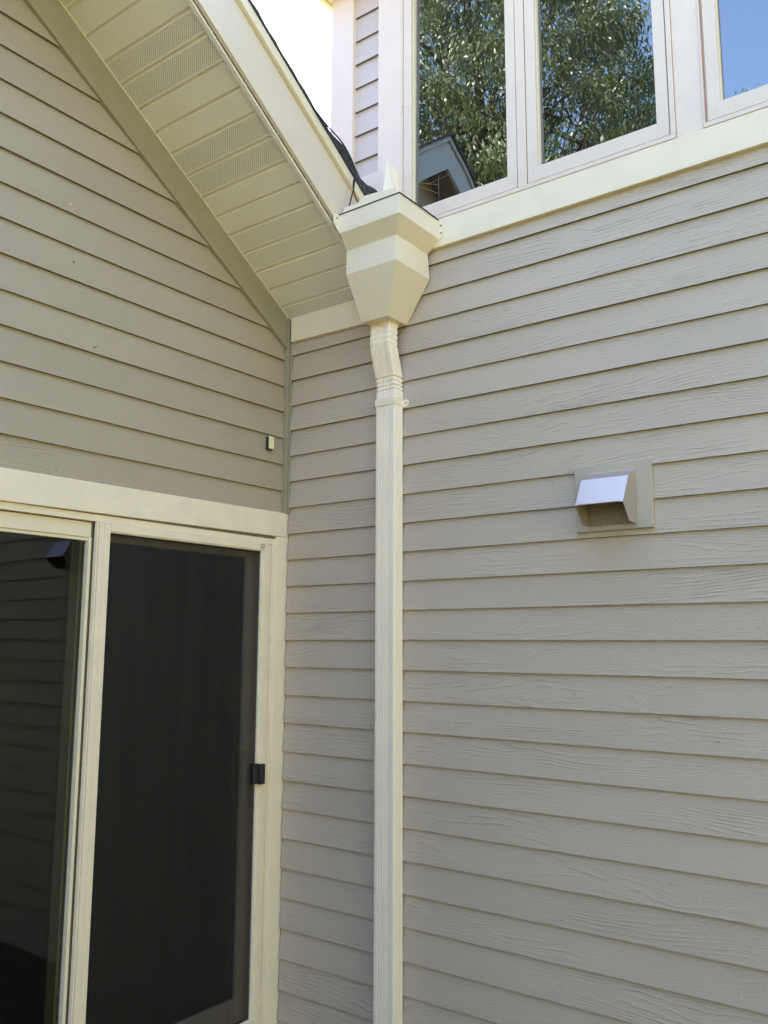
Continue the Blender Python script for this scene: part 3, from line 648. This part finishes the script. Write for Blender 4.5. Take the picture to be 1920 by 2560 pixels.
# ================================================================== hedge added behind the camera to block low sky light
R_h = random.Random(5); bm = BM()
for i in range(20000):
    p_ = Vector((R_h.uniform(-5.5, 8.5), -4.9+R_h.gauss(0, .3), R_h.uniform(GZ, 4.1)+R_h.gauss(0, .12)))
    d = Vector((R_h.uniform(-1, 1), R_h.uniform(-1, 1), R_h.uniform(-1, .4))).normalized(); e = d.cross(Vector((R_h.uniform(-1, 1), R_h.uniform(-1, 1), R_h.uniform(-1, 1)))).normalized(); ll = R_h.uniform(.09, .17)
    bm.faces.new([bm.verts.new(q) for q in (p_, p_+d*ll*.5+e*ll*.3, p_+d*ll, p_+d*ll*.5-e*ll*.3)])
HG = thing('sky_block_hedge', 'tall unseen dark hedge along the deck opposite the house walls', 'sky_block_hedge'); obj('foliage', bm, paint('dark_block_leaf', (0.016, 0.024, 0.010), 0.7), HG)
bm = BM()
for i in range(24): tube(bm, [(-5.2+i*.58, -4.9, GZ), (-5.15+i*.58, -4.85, 1.4), (-5.1+i*.58, -4.92, 3.3)], [0.04, 0.03, 0.01], 6)
obj('stem', bm, M_bark, HG)
# ================================================================== trees
def tree(name, label, base, height, crown_c, crown_r, nclump, seed, leaf=0.15, per=42):
    R = random.Random(seed); t = thing(name, label, 'tree')
    bx, by = base; bm = BM(); top = Vector((crown_c[0], crown_c[1], crown_c[2]+crown_r[2]*0.6))
    trunk = [Vector((bx, by, GZ)).lerp(top, k/7)+Vector((R.uniform(-.15, .15), R.uniform(-.15, .15), 0))*(k > 0) for k in range(8)]
    tube(bm, trunk, [0.34*(1-k/8.5) for k in range(8)], 10)
    cl = []
    for i in range(nclump):
        while True:
            q = Vector((R.uniform(-1, 1), R.uniform(-1, 1), R.uniform(-1, 1)))
            if 0.25 < q.length < 1: break
        q = q.normalized()*(q.length**0.45)
        cl.append(Vector((crown_c[0]+q.x*crown_r[0], crown_c[1]+q.y*crown_r[1], crown_c[2]+q.z*crown_r[2])))
    for c in cl[::9]:
        k = R.randint(2, 6); s = trunk[k]; mid = s.lerp(c, 0.5)+Vector((0, 0, 0.35)); tube(bm, [s, s.lerp(mid, .5)+Vector((0, 0, .1)), mid, c], [0.09, 0.07, 0.045, 0.015], 5)
    obj('trunk', bm, M_bark, t, True)
    bm = BM()
    for c in cl:
        cr = R.uniform(0.30, 0.60); az = R.uniform(0, 6.28); droop = Vector((math.cos(az)*.5, math.sin(az)*.5, -0.8)).normalized()
        for j in range(per):
            o_ = Vector((R.gauss(0, .5), R.gauss(0, .5), R.gauss(0, .42)))*cr; p_ = c+o_
            d = (droop+Vector((R.uniform(-.5, .5), R.uniform(-.5, .5), R.uniform(-.4, .4)))).normalized()
            sd_ = d.cross(Vector((R.uniform(-1, 1), R.uniform(-1, 1), R.uniform(-1, 1)))).normalized()
            ll = leaf*R.uniform(.7, 1.4); ww = ll*R.uniform(.13, .22)
            bm.faces.new([bm.verts.new(q) for q in (p_, p_+d*ll*.45+sd_*ww, p_+d*ll, p_+d*ll*.5-sd_*ww)])
    obj('crown', bm, M_leaf, t)
    return t
tree('maple_tree', 'tall leafy tree filling the reflection in the casement panes', (-7.2, -14.5), 17, (-7.5, -14.7, 13.2), (4.7, 4.2, 7.2), 1700, 3, 0.12, 125)
tree('young_tree', 'tree top just showing at the foot of the right-hand pane', (-1.6, -19.0), 14, (-1.7, -19.2, 12.0), (1.6, 1.6, 3.8), 120, 9)
